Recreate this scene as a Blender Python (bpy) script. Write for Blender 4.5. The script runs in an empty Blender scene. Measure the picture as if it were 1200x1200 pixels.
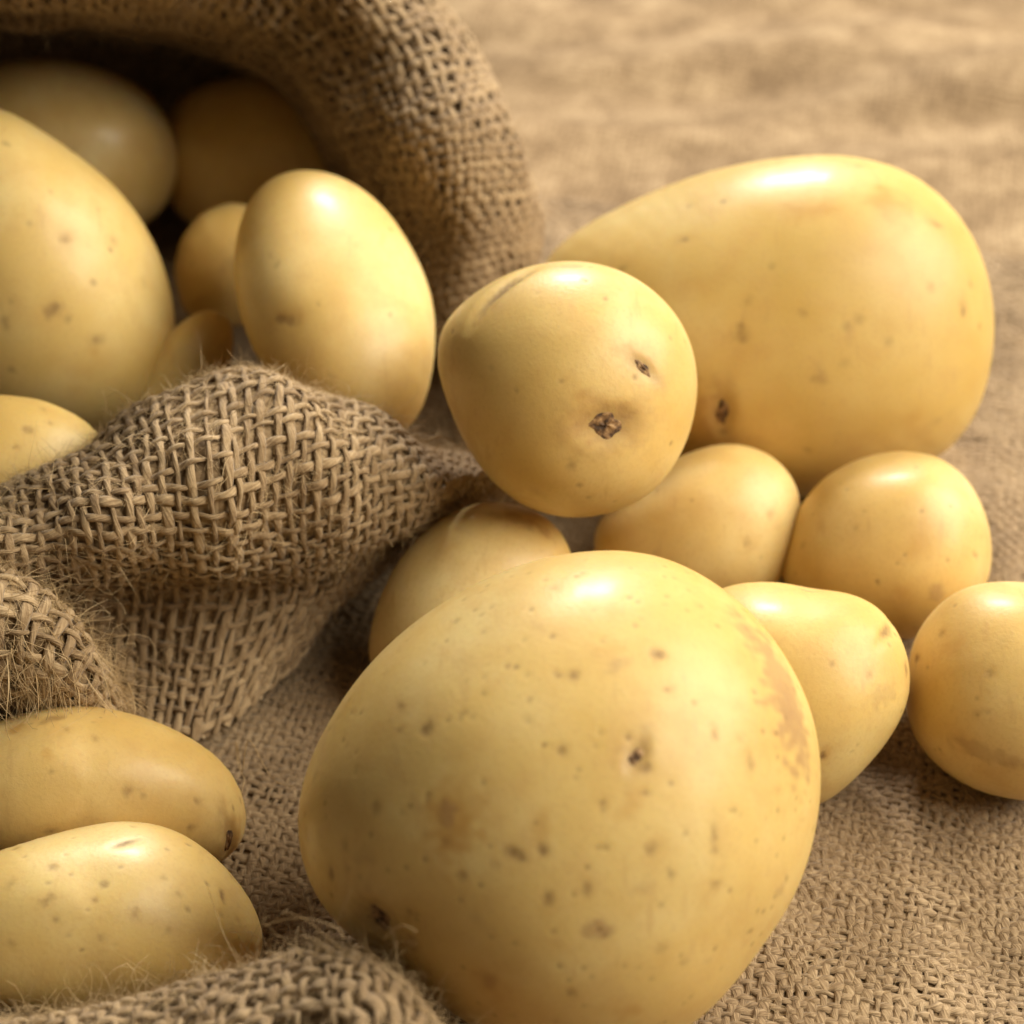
import bpy, bmesh, math, random
import numpy as np
from mathutils import Vector, Matrix
from mathutils.bvhtree import BVHTree

random.seed(7)
RNG = np.random.RandomState(7)
scene = bpy.context.scene
COL = scene.collection

# ------------------------------------------------------------------ camera
LENS = 75.0
PITCH = math.radians(38.0)
CDIST = 0.40
CAM = np.array([0.0, -CDIST * math.cos(PITCH), CDIST * math.sin(PITCH)])
cd = bpy.data.cameras.new('camera')
cd.lens = LENS
cd.sensor_width = 36.0
cd.sensor_fit = 'HORIZONTAL'
cd.clip_start = 0.01
cd.clip_end = 50
cd.dof.use_dof = True
cd.dof.focus_distance = 0.312
cd.dof.aperture_fstop = 15.5
cd.dof.aperture_blades = 7
cam = bpy.data.objects.new('camera', cd)
COL.objects.link(cam)
cam.location = CAM
cam.rotation_euler = (math.pi / 2 - PITCH, 0, 0)
scene.camera = cam
FPX = LENS / 36.0 * 1200.0
C_R = np.array([1.0, 0, 0])
C_F = np.array([0, math.cos(PITCH), -math.sin(PITCH)])
C_U = np.array([0, math.sin(PITCH), math.cos(PITCH)])


def ray(px, py):
    d = C_F + C_R * ((px - 600) / FPX) + C_U * ((600 - py) / FPX)
    return d / np.linalg.norm(d)


def at(px, py, D):
    return CAM + ray(px, py) * D


def project(P):
    q = P - CAM
    z = q @ C_F
    return np.stack([600 + FPX * (q @ C_R) / z, 600 - FPX * (q @ C_U) / z], -1)


# ------------------------------------------------------------------ light
w = bpy.data.worlds.new('World')
scene.world = w
w.use_nodes = True
bg = w.node_tree.nodes['Background']
bg.inputs[0].default_value = (1.0, 0.85, 0.63, 1)
bg.inputs[1].default_value = 0.075


def area(name, loc, target, size, size_y, power, color):
    l = bpy.data.lights.new(name, 'AREA')
    l.shape = 'RECTANGLE'
    l.size = size
    l.size_y = size_y
    l.energy = power
    l.color = color
    o = bpy.data.objects.new(name, l)
    COL.objects.link(o)
    o.location = loc
    o.rotation_euler = (Vector(target) - Vector(loc)).to_track_quat('-Z', 'Y').to_euler()
    return o


area('key_lamp', (0.04, 0.80, 0.66), (0.0, 0.0, 0.02), 0.20, 0.17, 10.5, (1.0, 0.95, 0.86))

area('side_lamp', (0.76, -0.06, 0.72), (0.0, 0.0, 0.03), 0.95, 0.80, 20.5, (1.0, 0.93, 0.77))

scene.view_settings.view_transform = 'Standard'
scene.view_settings.look = 'None'
scene.view_settings.exposure = 0.12
scene.view_settings.gamma = 1.0


# ------------------------------------------------------------------ helpers
def tag(o, label=None, cat=None, group=None, kind=None):
    if label: o['label'] = label
    if cat: o['category'] = cat
    if group: o['group'] = group
    if kind: o['kind'] = kind
    return o


def mesh_obj(name, V, F, mat, parent=None, uv=None, smooth=True, attrs=None):
    V = np.ascontiguousarray(V, dtype=np.float32)
    F = np.ascontiguousarray(F, dtype=np.int32)
    me = bpy.data.meshes.new(name)
    n = F.shape[1]
    me.vertices.add(len(V))
    me.vertices.foreach_set('co', V.ravel())
    me.loops.add(F.size)
    me.loops.foreach_set('vertex_index', F.ravel())
    me.polygons.add(len(F))
    me.polygons.foreach_set('loop_start', np.arange(0, F.size, n, dtype=np.int32))
    if smooth:
        me.polygons.foreach_set('use_smooth', np.ones(len(F), dtype=bool))
    if uv is not None:
        l = me.uv_layers.new(name='UVMap')
        l.data.foreach_set('uv', np.ascontiguousarray(uv, dtype=np.float32)[F.ravel()].ravel())
    if attrs:
        for k, a in attrs.items():
            at_ = me.attributes.new(k, 'FLOAT', 'POINT')
            at_.data.foreach_set('value', np.ascontiguousarray(a, dtype=np.float32))
    me.update(calc_edges=True)
    me.validate()
    me.materials.append(mat)
    o = bpy.data.objects.new(name, me)
    COL.objects.link(o)
    if parent is not None:
        o.parent = parent
    return o


def empty(name, loc=(0, 0, 0)):
    o = bpy.data.objects.new(name, None)
    COL.objects.link(o)
    o.location = loc
    o.empty_display_size = 0.01
    return o


def keep_parent(o, p):
    """parent while leaving world-space geometry where it is (parents carry only a translation)"""
    o.parent = p
    o.matrix_parent_inverse = Matrix.Translation(-Vector(world_loc(p)))


def world_loc(p):
    v = Vector(p.location)
    if p.parent is not None:
        v = v + 0 * v
    return v


class SinNoise:
    """smooth band-limited noise: a sum of random plane waves"""
    def __init__(self, rng, dim, kmin, kmax, n=14):
        k = rng.normal(size=(n, dim))
        k /= np.linalg.norm(k, axis=1)[:, None]
        self.k = k * rng.uniform(kmin, kmax, size=(n, 1))
        self.p = rng.uniform(0, 2 * np.pi, n)
        self.a = 1.0 / math.sqrt(n / 2)

    def __call__(self, X):
        return np.sin(X @ self.k.T + self.p).sum(-1) * self.a


def spline_eval(t, Y, tq):
    """natural cubic spline through Y (n, m) at knots t, evaluated at tq"""
    n = len(t)
    h = np.diff(t)
    A = np.zeros((n, n))
    B = np.zeros_like(Y)
    A[0, 0] = A[-1, -1] = 1
    for i in range(1, n - 1):
        A[i, i - 1] = h[i - 1]
        A[i, i] = 2 * (h[i - 1] + h[i])
        A[i, i + 1] = h[i]
        B[i] = 6 * ((Y[i + 1] - Y[i]) / h[i] - (Y[i] - Y[i - 1]) / h[i - 1])
    M = np.linalg.solve(A, B)
    j = np.clip(np.searchsorted(t, tq, side='right') - 1, 0, n - 2)
    d = (tq - t[j])[:, None]
    hj = h[j][:, None]
    return (M[j] * (hj - d) ** 3 + M[j + 1] * d ** 3) / (6 * hj) + \
        (Y[j] / hj - M[j] * hj / 6) * (hj - d) + (Y[j + 1] / hj - M[j + 1] * hj / 6) * d


# ------------------------------------------------------------------ materials
def new_mat(name):
    m = bpy.data.materials.new(name)
    m.use_nodes = True
    nt = m.node_tree
    b = nt.nodes['Principled BSDF']
    return m, nt, b


def N(nt, typ, **kw):
    n = nt.nodes.new(typ)
    for k, v in kw.items():
        if k in n.inputs:
            n.inputs[k].default_value = v
        else:
            setattr(n, k, v)
    return n


def mix(nt, fac, a, b, blend='MIX'):
    n = nt.nodes.new('ShaderNodeMix')
    n.data_type = 'RGBA'
    n.blend_type = blend
    for i, v in ((0, fac), (6, a), (7, b)):
        if hasattr(v, 'is_linked') or hasattr(v, 'links'):
            nt.links.new(v, n.inputs[i])
        else:
            n.inputs[i].default_value = v
    return n.outputs[2]


def ramp(nt, src, stops):
    r = nt.nodes.new('ShaderNodeValToRGB')
    e = r.color_ramp.elements
    while len(e) < len(stops):
        e.new(0.5)
    for i, (p, c) in enumerate(stops):
        e[i].position = p
        e[i].color = c if len(c) == 4 else (*c, 1)
    nt.links.new(src, r.inputs[0])
    return r.outputs[0]


def math_n(nt, op, a, b=None, clamp=False):
    n = nt.nodes.new('ShaderNodeMath')
    n.operation = op
    n.use_clamp = clamp
    for i, v in ((0, a), (1, b)):
        if v is None: continue
        if hasattr(v, 'links'):
            nt.links.new(v, n.inputs[i])
        else:
            n.inputs[i].default_value = v
    return n.outputs[0]


def jute_material(name, dark, mid, light, fibre=True):
    m, nt, b = new_mat(name)
    tc = N(nt, 'ShaderNodeTexCoord')
    oi = N(nt, 'ShaderNodeObjectInfo')
    n1 = N(nt, 'ShaderNodeTexNoise', Scale=55.0, Detail=4.0)
    nt.links.new(tc.outputs['Object'], n1.inputs['Vector'])
    n2 = N(nt, 'ShaderNodeTexNoise', Scale=900.0, Detail=3.0)
    nt.links.new(tc.outputs['Object'], n2.inputs['Vector'])
    mp = N(nt, 'ShaderNodeMapping')
    mp.inputs['Scale'].default_value = (330.0, 11.0, 1.0)   # u metres along thread, v round it
    nt.links.new(tc.outputs['UV'], mp.inputs['Vector'])
    n3 = N(nt, 'ShaderNodeTexNoise', Scale=1.0, Detail=3.0)
    nt.links.new(mp.outputs[0], n3.inputs['Vector'])
    f = math_n(nt, 'ADD', math_n(nt, 'MULTIPLY', n1.outputs[0], 0.34), math_n(nt, 'MULTIPLY', n3.outputs[0], 0.56))
    f = math_n(nt, 'ADD', f, math_n(nt, 'MULTIPLY', math_n(nt, 'SUBTRACT', oi.outputs['Random'], 0.5), 0.12))
    f = math_n(nt, 'ADD', f, math_n(nt, 'MULTIPLY', n2.outputs[0], 0.14))
    c = ramp(nt, f, [(0.34, dark), (0.50, mid), (0.70, light)])
    nt.links.new(c, b.inputs['Base Color'])
    b.inputs['Roughness'].default_value = 0.82
    b.inputs['Specular IOR Level'].default_value = 0.25
    b.inputs['Sheen Weight'].default_value = 0.15
    b.inputs['Sheen Roughness'].default_value = 0.5
    bp = N(nt, 'ShaderNodeBump', Strength=0.9, Distance=0.00035)
    h = math_n(nt, 'ADD', n3.outputs[0], math_n(nt, 'MULTIPLY', n2.outputs[0], 0.7))
    nt.links.new(h, bp.inputs['Height'])
    nt.links.new(bp.outputs[0], b.inputs['Normal'])
    return m


def sheet_material(name, dark, mid, light, pitch, ang):
    """plain woven cloth, relief of the weave as bump (used below the modelled threads and far away)"""
    m, nt, b = new_mat(name)
    tc = N(nt, 'ShaderNodeTexCoord')
    mp = N(nt, 'ShaderNodeMapping')
    mp.inputs['Rotation'].default_value = (0, 0, ang)
    nt.links.new(tc.outputs['Object'], mp.inputs['Vector'])
    wob = N(nt, 'ShaderNodeTexNoise', Scale=60.0, Detail=2.0)
    nt.links.new(tc.outputs['Object'], wob.inputs['Vector'])
    add = N(nt, 'ShaderNodeVectorMath', operation='MULTIPLY_ADD')
    nt.links.new(wob.outputs['Color'], add.inputs[0])
    add.inputs[1].default_value = (0.004, 0.004, 0.0)
    nt.links.new(mp.outputs[0], add.inputs[2])
    sp = N(nt, 'ShaderNodeSeparateXYZ')
    nt.links.new(add.outputs[0], sp.inputs[0])
    k = math.pi / pitch
    sx = math_n(nt, 'SINE', math_n(nt, 'MULTIPLY', sp.outputs[0], k))
    sy = math_n(nt, 'SINE', math_n(nt, 'MULTIPLY', sp.outputs[1], k))
    weave = math_n(nt, 'MULTIPLY', sx, sy)
    n1 = N(nt, 'ShaderNodeTexNoise', Scale=62.0, Detail=6.0, Roughness=0.65)
    nt.links.new(tc.outputs['Object'], n1.inputs['Vector'])
    n2 = N(nt, 'ShaderNodeTexNoise', Scale=700.0, Detail=3.0)
    nt.links.new(tc.outputs['Object'], n2.inputs['Vector'])
    f = math_n(nt, 'ADD', math_n(nt, 'MULTIPLY', n1.outputs[0], 0.6), math_n(nt, 'MULTIPLY', n2.outputs[0], 0.4))
    c = ramp(nt, f, [(0.38, dark), (0.5, mid), (0.62, light)])
    nt.links.new(c, b.inputs['Base Color'])
    b.inputs['Roughness'].default_value = 0.9
    b.inputs['Specular IOR Level'].default_value = 0.2
    bp = N(nt, 'ShaderNodeBump', Strength=0.45, Distance=0.0006)
    h = math_n(nt, 'ADD', math_n(nt, 'ABSOLUTE', weave), math_n(nt, 'MULTIPLY', n2.outputs[0], 0.6))
    nt.links.new(h, bp.inputs['Height'])
    nt.links.new(bp.outputs[0], b.inputs['Normal'])
    return m


JUTE = jute_material('jute_yarn', (0.160, 0.098, 0.047), (0.310, 0.206, 0.110), (0.54, 0.388, 0.222))
JUTE_G = jute_material('jute_yarn_fine', (0.155, 0.097, 0.050), (0.300, 0.202, 0.112), (0.56, 0.405, 0.240))
LINING = sheet_material('jute_cloth', (0.17, 0.110, 0.057), (0.30, 0.202, 0.110), (0.45, 0.320, 0.182), 0.0015, 0.3)
SHEET = sheet_material('jute_ground_cloth', (0.185, 0.120, 0.065), (0.300, 0.205, 0.116), (0.43, 0.310, 0.185), 0.0016, 0.2)


def fibre_material():
    m, nt, b = new_mat('jute_fibre')
    b.inputs['Base Color'].default_value = (0.60, 0.43, 0.22, 1)
    b.inputs['Roughness'].default_value = 0.55
    b.inputs['Specular IOR Level'].default_value = 0.35
    oi = N(nt, 'ShaderNodeTexCoord')
    n = N(nt, 'ShaderNodeTexNoise', Scale=140.0, Detail=1.0)
    nt.links.new(oi.outputs['Object'], n.inputs['Vector'])
    c = ramp(nt, n.outputs[0], [(0.35, (0.36, 0.23, 0.10)), (0.65, (0.68, 0.50, 0.28))])
    nt.links.new(c, b.inputs['Base Color'])
    return m


FIBRE = fibre_material()


def potato_material():
    m, nt, b = new_mat('potato_skin')
    tc = N(nt, 'ShaderNodeTexCoord')
    geo = tc.outputs['Object']
    oi = N(nt, 'ShaderNodeObjectInfo')
    off = N(nt, 'ShaderNodeVectorMath', operation='MULTIPLY_ADD')
    nt.links.new(oi.outputs['Random'], off.inputs[0])
    off.inputs[1].default_value = (3.1, 1.7, 2.3)
    nt.links.new(geo, off.inputs[2])
    P = off.outputs[0]
    big = N(nt, 'ShaderNodeTexNoise', Scale=38.0, Detail=3.0, Roughness=0.55)
    mid = N(nt, 'ShaderNodeTexNoise', Scale=170.0, Detail=4.0, Roughness=0.6)
    fine = N(nt, 'ShaderNodeTexNoise', Scale=1400.0, Detail=4.0, Roughness=0.6)
    for n in (big, mid, fine):
        nt.links.new(P, n.inputs['Vector'])
    c = ramp(nt, big.outputs[0], [(0.30, (0.630, 0.408, 0.125)), (0.50, (0.710, 0.498, 0.190)), (0.70, (0.770, 0.600, 0.285))])
    c = mix(nt, math_n(nt, 'MULTIPLY', oi.outputs['Random'], 0.28), c, (0.575, 0.405, 0.098, 1))
    # faint netted paler / browner skin
    f1 = ramp(nt, mid.outputs[0], [(0.48, (0, 0, 0)), (0.72, (1, 1, 1))])
    c = mix(nt, math_n(nt, 'MULTIPLY', f1, 0.36), c, (0.56, 0.33, 0.105, 1))
    f2 = ramp(nt, fine.outputs[0], [(0.50, (0, 0, 0)), (0.75, (1, 1, 1))])
    c = mix(nt, math_n(nt, 'MULTIPLY', f2, 0.28), c, (0.50, 0.30, 0.11, 1))
    # scuffed skin streaks
    mp = N(nt, 'ShaderNodeMapping')
    mp.inputs['Scale'].default_value = (420.0, 90.0, 120.0)
    mp.inputs['Rotation'].default_value = (0.4, 0.7, 0.5)
    nt.links.new(P, mp.inputs['Vector'])
    st = N(nt, 'ShaderNodeTexNoise', Scale=1.0, Detail=3.0)
    nt.links.new(mp.outputs[0], st.inputs['Vector'])
    f3 = ramp(nt, st.outputs[0], [(0.62, (0, 0, 0)), (0.74, (1, 1, 1))])
    c = mix(nt, math_n(nt, 'MULTIPLY', f3, 0.36), c, (0.52, 0.31, 0.12, 1))
    # blemishes recorded on the mesh
    fl = N(nt, 'ShaderNodeAttribute', attribute_name='flush')
    ck = N(nt, 'ShaderNodeAttribute', attribute_name='cork')
    sp = N(nt, 'ShaderNodeAttribute', attribute_name='spot')
    c = mix(nt, math_n(nt, 'MULTIPLY', fl.outputs['Fac'], 0.75), c, (0.50, 0.255, 0.055, 1))
    ckn = math_n(nt, 'MULTIPLY', ck.outputs['Fac'], math_n(nt, 'ADD', mid.outputs[0], 0.42), True)
    c = mix(nt, ckn, c, (0.36, 0.205, 0.085, 1))
    spn = math_n(nt, 'MULTIPLY', sp.outputs['Fac'], math_n(nt, 'ADD', math_n(nt, 'MULTIPLY', fine.outputs[0], 1.0), 0.45), True)
    c = mix(nt, spn, c, (0.185, 0.095, 0.034, 1))
    nt.links.new(c, b.inputs['Base Color'])
    b.inputs['Subsurface Weight'].default_value = 0.36
    b.inputs['Subsurface Radius'].default_value = (1.0, 0.55, 0.16)
    b.inputs['Subsurface Scale'].default_value = 0.0035
    r = math_n(nt, 'ADD', math_n(nt, 'MULTIPLY', mid.outputs[0], 0.22), 0.34)
    r = math_n(nt, 'ADD', r, math_n(nt, 'MULTIPLY', ck.outputs['Fac'], 0.25))
    r = math_n(nt, 'ADD', r, math_n(nt, 'MULTIPLY', sp.outputs['Fac'], 0.25), True)
    nt.links.new(r, b.inputs['Roughness'])
    b.inputs['Specular IOR Level'].default_value = 0.42
    b.inputs['Coat Weight'].default_value = 0.10
    b.inputs['Coat Roughness'].default_value = 0.20
    bp = N(nt, 'ShaderNodeBump', Strength=0.25, Distance=0.00015)
    h = math_n(nt, 'ADD', math_n(nt, 'MULTIPLY', fine.outputs[0], 1.2), math_n(nt, 'MULTIPLY', mid.outputs[0], 0.9))
    h = math_n(nt, 'ADD', h, math_n(nt, 'MULTIPLY', math_n(nt, 'MULTIPLY', ck.outputs['Fac'], fine.outputs[0]), 2.0))
    nt.links.new(h, bp.inputs['Height'])
    nt.links.new(bp.outputs[0], b.inputs['Normal'])
    return m


SKIN = potato_material()


def eye_material():
    m, nt, b = new_mat('potato_eye')
    tc = N(nt, 'ShaderNodeTexCoord')
    n = N(nt, 'ShaderNodeTexNoise', Scale=900.0, Detail=4.0)
    nt.links.new(tc.outputs['Object'], n.inputs['Vector'])
    c = ramp(nt, n.outputs[0], [(0.38, (0.055, 0.026, 0.011)), (0.50, (0.20, 0.105, 0.042)), (0.64, (0.42, 0.25, 0.11))])
    nt.links.new(c, b.inputs['Base Color'])
    b.inputs['Roughness'].default_value = 0.75
    bp = N(nt, 'ShaderNodeBump', Strength=0.8, Distance=0.0003)
    nt.links.new(n.outputs[0], bp.inputs['Height'])
    nt.links.new(bp.outputs[0], b.inputs['Normal'])
    return m


EYE = eye_material()


# ------------------------------------------------------------------ woven cloth
class Cloth:
    """a smooth surface through stations of profile points, re-parametrised by arc length"""
    def __init__(self, stations, pitch, noise_amp=0.0006, flip=False, world=False, seed=1, nu=260, nv=180, nscale=(120, 420)):
        P = np.array([[(p if world else at(*p)) for p in s] for s in stations], float)   # (S, K, 3)
        S, K, _ = P.shape
        dv = np.linalg.norm(np.diff(P, axis=1), axis=2).mean(0)
        tv = np.concatenate([[0], np.cumsum(dv)])
        du = np.linalg.norm(np.diff(P, axis=0), axis=2).mean(1)
        tu = np.concatenate([[0], np.cumsum(du)])
        Q = np.stack([spline_eval(tv, P[i], np.linspace(0, tv[-1], nv)) for i in range(S)])
        G = spline_eval(tu, Q.reshape(S, -1), np.linspace(0, tu[-1], nu)).reshape(nu, nv, 3)
        for _ in range(2):      # even out arc length, per row then on average
            L = np.concatenate([np.zeros((nu, 1)), np.cumsum(np.linalg.norm(np.diff(G, axis=1), axis=2), 1)], 1)
            H = np.empty_like(G)
            for i in range(nu):
                q = np.linspace(0, L[i, -1], nv)
                for c in range(3):
                    H[i, :, c] = np.interp(q, L[i], G[i, :, c])
            G = H
            l = np.concatenate([[0], np.cumsum(np.linalg.norm(np.diff(G, axis=0), axis=2).mean(1))])
            q = np.linspace(0, l[-1], nu)
            H = np.empty_like(G)
            for j in range(nv):
                for c in range(3):
                    H[:, j, c] = np.interp(q, l, G[:, j, c])
            G = H
        self.Lu = l[-1]
        self.Lv = L[:, -1].mean()
        rng = np.random.RandomState(seed)
        self.rng = rng
        nz = SinNoise(rng, 3, *nscale)
        self.G = G
        self.flip = -1 if flip else 1
        self.Nn = self.normals(G)
        G = G + self.Nn * (nz(G) * noise_amp)[..., None]
        self.G = G
        self.Nn = self.normals(G)
        self.pitch = pitch

    def normals(self, G):
        a = np.gradient(G, axis=0)
        b = np.gradient(G, axis=1)
        n = np.cross(a, b) * self.flip
        return n / (np.linalg.norm(n, axis=2)[..., None] + 1e-12)

    def sample(self, A, u, v):
        nu, nv, _ = A.shape
        x = np.clip(u, 0, 1) * (nu - 1)
        y = np.clip(v, 0, 1) * (nv - 1)
        i = np.minimum(x.astype(int), nu - 2)
        j = np.minimum(y.astype(int), nv - 2)
        fx = (x - i)[..., None]
        fy = (y - j)[..., None]
        return A[i, j] * (1 - fx) * (1 - fy) + A[i + 1, j] * fx * (1 - fy) + A[i, j + 1] * (1 - fx) * fy + A[i + 1, j + 1] * fx * fy

    def pos(self, u, v):
        return self.sample(self.G, u, v)

    def nor(self, u, v):
        n = self.sample(self.Nn, u, v)
        return n / (np.linalg.norm(n, axis=-1)[..., None] + 1e-12)

    def backing(self, name, mat, parent, off, ru=110, rv=80):
        u, v = np.meshgrid(np.linspace(0, 1, ru), np.linspace(0, 1, rv), indexing='ij')
        P = self.pos(u, v) - self.nor(u, v) * off
        idx = np.arange(ru * rv).reshape(ru, rv)
        F = np.stack([idx[:-1, :-1], idx[1:, :-1], idx[1:, 1:], idx[:-1, 1:]], -1).reshape(-1, 4)
        return mesh_obj(name, P.reshape(-1, 3), F, mat, parent)

    def threads(self, wid, hei, amp, seg=4, sides=6, wander=0.22, wvar=0.26, skip=0.0, closed=True):
        """returns a list of (V, F, UV) – one entry per yarn, running over and under its neighbours"""
        rng = self.rng
        p = self.pitch
        nU = max(4, int(round(self.Lu / p)))     # yarns crossing the u direction
        nV = max(4, int(round(self.Lv / p)))
        wob_u = SinNoise(rng, 2, 3, 9, 10)
        wob_v = SinNoise(rng, 2, 3, 9, 10)
        out = []
        for fam in (0, 1):
            n_thr, n_cross, L = (nV, nU, self.Lu) if fam == 0 else (nU, nV, self.Lv)
            for j in range(n_thr):
                if rng.rand() < skip: continue
                m = n_cross * seg + 1
                s = np.linspace(0, 1, m)
                k = np.linspace(0, n_cross, m) - 0.5
                base = (j + 0.5) / n_thr
                x = np.stack([s * n_cross * 0.10, np.full(m, j * 0.45)], -1)
                wn = np.sin(s * n_cross * rng.uniform(.25, .6) + rng.uniform(0, 6)) * 0.5 + np.sin(s * n_cross * rng.uniform(.7, 1.4) + rng.uniform(0, 6)) * 0.5
                wig = (wn * wander * 0.6 + rng.normal() * wander * 0.35) / n_thr
                if fam == 0:
                    u, v = s, base + wig + wob_v(x * 0.3) * wander * 0.8 / n_thr
                else:
                    u, v = base + wig + wob_u(x * 0.3) * wander * 0.8 / n_thr, s
                sign = 1 if (j + fam) % 2 == 0 else -1
                zz = np.cos(np.pi * k) * sign
                zz = np.sign(zz) * np.abs(zz) ** 0.75
                C = self.pos(u, v)
                n = self.nor(u, v)
                C = C + n * (zz * amp)[:, None]
                t = np.gradient(C, axis=0)
                t /= np.linalg.norm(t, axis=1)[:, None] + 1e-12
                bnm = np.cross(n, t)
                bnm /= np.linalg.norm(bnm, axis=1)[:, None] + 1e-12
                n2 = np.cross(t, bnm)
                ph = rng.uniform(0, 6.28, 4)
                fr = rng.uniform(0.3, 1.5, 4)
                ww = 1 + wvar * (np.sin(k * fr[0] + ph[0]) + np.sin(k * fr[1] * 2 + ph[1])) * 0.7 + wvar * 0.6 * rng.normal()
                ww = np.clip(ww, 0.55, 1.6)
                hh = 1 + 0.12 * np.sin(k * fr[2] * 2 + ph[2])
                if closed:
                    a = np.arange(sides) * 2 * np.pi / sides
                else:
                    a = np.linspace(-0.15 * np.pi, 1.15 * np.pi, sides)
                tw = rng.uniform(0, 6.28)
                V = C[:, None, :] + bnm[:, None, :] * (np.cos(a)[None, :, None] * (wid * ww)[:, None, None]) + \
                    n2[:, None, :] * (np.sin(a)[None, :, None] * (hei * hh)[:, None, None])
                idx = np.arange(m * sides).reshape(m, sides)
                if closed:
                    nx = np.roll(idx, -1, 1)
                else:
                    idx, nx = idx[:, :-1], idx[:, 1:]
                F = np.stack([idx[:-1], nx[:-1], nx[1:], idx[1:]], -1).reshape(-1, 4)
                U = np.stack([np.repeat(s * L + j * 0.731 + fam * 0.37, sides), np.tile(np.arange(sides) / sides, m) + np.repeat(s * n_cross * 0.22, sides)], -1)
                out.append((V.reshape(-1, 3), F, U))
        return out


def fibres(points, dirs, lens, rad, curl, rng, segs=5):
    """stray hairs: thin three-sided curved tubes; points / dirs / lens arrays"""
    n = len(points)
    t = np.linspace(0, 1, segs + 1)
    dirs = dirs / (np.linalg.norm(dirs, axis=1)[:, None] + 1e-12)
    r1 = rng.normal(size=(n, 3))
    r1 -= dirs * (r1 * dirs).sum(1)[:, None]
    r1 /= np.linalg.norm(r1, axis=1)[:, None] + 1e-12
    r2 = np.cross(dirs, r1)
    c1 = rng.normal(size=n) * curl
    c2 = rng.normal(size=n) * curl * 0.7
    ph = rng.uniform(0, 6.28, n)
    T = t[None, :, None]
    L = lens[:, None, None]
    C = points[:, None] + dirs[:, None] * L * T + r1[:, None] * L * (c1[:, None, None] * T ** 2) + \
        r2[:, None] * L * (c2[:, None, None] * (np.sin(T * 3.5 + ph[:, None, None]) - np.sin(ph)[:, None, None]))
    R = rad * (1 - 0.65 * t)[None, :, None] * rng.uniform(0.6, 1.3, n)[:, None, None]
    V = []
    for a in (0, 2.094, 4.189):
        V.append(C + (r1[:, None] * math.cos(a) + r2[:, None] * math.sin(a)) * R)
    V = np.stack(V, 2)          # n, segs+1, 3, 3
    idx = np.arange(n * (segs + 1) * 3).reshape(n, segs + 1, 3)
    nx = np.roll(idx, -1, 2)
    F = np.stack([idx[:, :-1], nx[:, :-1], nx[:, 1:], idx[:, 1:]], -1).reshape(-1, 4)
    return V.reshape(-1, 3), F


def cloth_fibres(cl, n, urange, vrange, lmin, lmax, lift, parent, rad=0.00005, curl=0.6, seed=3, name='stray_fibres', vpow=None):
    rng = np.random.RandomState(seed)
    u = rng.uniform(*urange, n)
    v = rng.uniform(*vrange, n)
    P = cl.pos(u, v)
    Nn = cl.nor(u, v)
    R = rng.normal(size=(n, 3))
    R -= Nn * (R * Nn).sum(1)[:, None]
    D = R + Nn * (rng.uniform(0.1, 1.0, n) * lift)[:, None]
    L = lmin + (lmax - lmin) * rng.rand(n) ** 2.5
    V, F = fibres(P + Nn * 0.0003, D, L, rad, curl, rng)
    o = mesh_obj(name, V, F, FIBRE, parent)
    tag(o, kind='stuff')
    return o


# ------------------------------------------------------------------ ground cloth
GA = math.radians(-14)


def ground_z(x, y):
    z = 0.0006 * np.sin(31 * x + 11 * y + 1.0) + 0.0005 * np.sin(57 * x - 43 * y + 2.1)
    z = z - 0.0008
    far = np.clip((y - 0.105) / 0.06, 0, 1)
    far = far * far * (3 - 2 * far)
    z = z + far * 0.5 * (0.0045 * np.sin(95 * y + 9 * x + 1.4 * np.sin(14 * x)) + 0.003 * np.sin(170 * y - 21 * x + 1.7 * np.sin(25 * x + 1)) + 0.0018 * np.sin(60 * x + 70 * y) + 0.0009 * np.sin(330 * y + 28 * x + 2.2 * np.sin(38 * x + 40 * y)) + 0.0004 * np.sin(520 * y - 60 * x + 2.5 * np.sin(61 * x - 30 * y)))
    return z


nx_, ny_ = 260, 260
gx = np.concatenate([np.linspace(-1.2, -0.25, 20)[:-1], np.linspace(-0.25, 0.30, 150), np.linspace(0.30, 1.2, 20)[1:]])
gy = np.concatenate([np.linspace(-0.9, -0.2, 14)[:-1], np.linspace(-0.2, 0.42, 210), np.linspace(0.42, 1.5, 22)[1:]])
X, Y = np.meshgrid(gx, gy, indexing='ij')
Z = ground_z(X, Y) - 0.00018
idx = np.arange(X.size).reshape(X.shape)
F = np.stack([idx[:-1, :-1], idx[1:, :-1], idx[1:, 1:], idx[:-1, 1:]], -1).reshape(-1, 4)
ground = mesh_obj('ground_cloth', np.stack([X, Y, Z], -1).reshape(-1, 3), F, SHEET)
tag(ground, kind='structure', label='fine tan burlap cloth spread under all the potatoes')

c_, s_ = math.cos(GA), math.sin(GA)
st = []
for a in np.linspace(-0.135, 0.135, 60):
    row = []
    for b_ in np.linspace(-0.135, 0.115, 60):
        x, y = a * c_ - b_ * s_ + 0.012, a * s_ + b_ * c_
        row.append((x, y, float(ground_z(x, y))))
    st.append(row)
gcl = Cloth(st, 0.00145, noise_amp=0.00025, world=True, seed=11, nu=200, nv=200, nscale=(150, 500))
if gcl.Nn[..., 2].mean() < 0:
    gcl.flip *= -1
    gcl.Nn = -gcl.Nn
TH = gcl.threads(0.00069, 0.00025, 0.00018, seg=3, sides=4, wander=0.4, wvar=0.28, closed=False)
Vs, Fs, Us, o_ = [], [], [], 0
for V, F, U in TH:
    Vs.append(V); Fs.append(F + o_); Us.append(U); o_ += len(V)
Vs, Fs, Us = np.concatenate(Vs), np.concatenate(Fs), np.concatenate(Us)
pxg = project(Vs[Fs[:, 0]])
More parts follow.
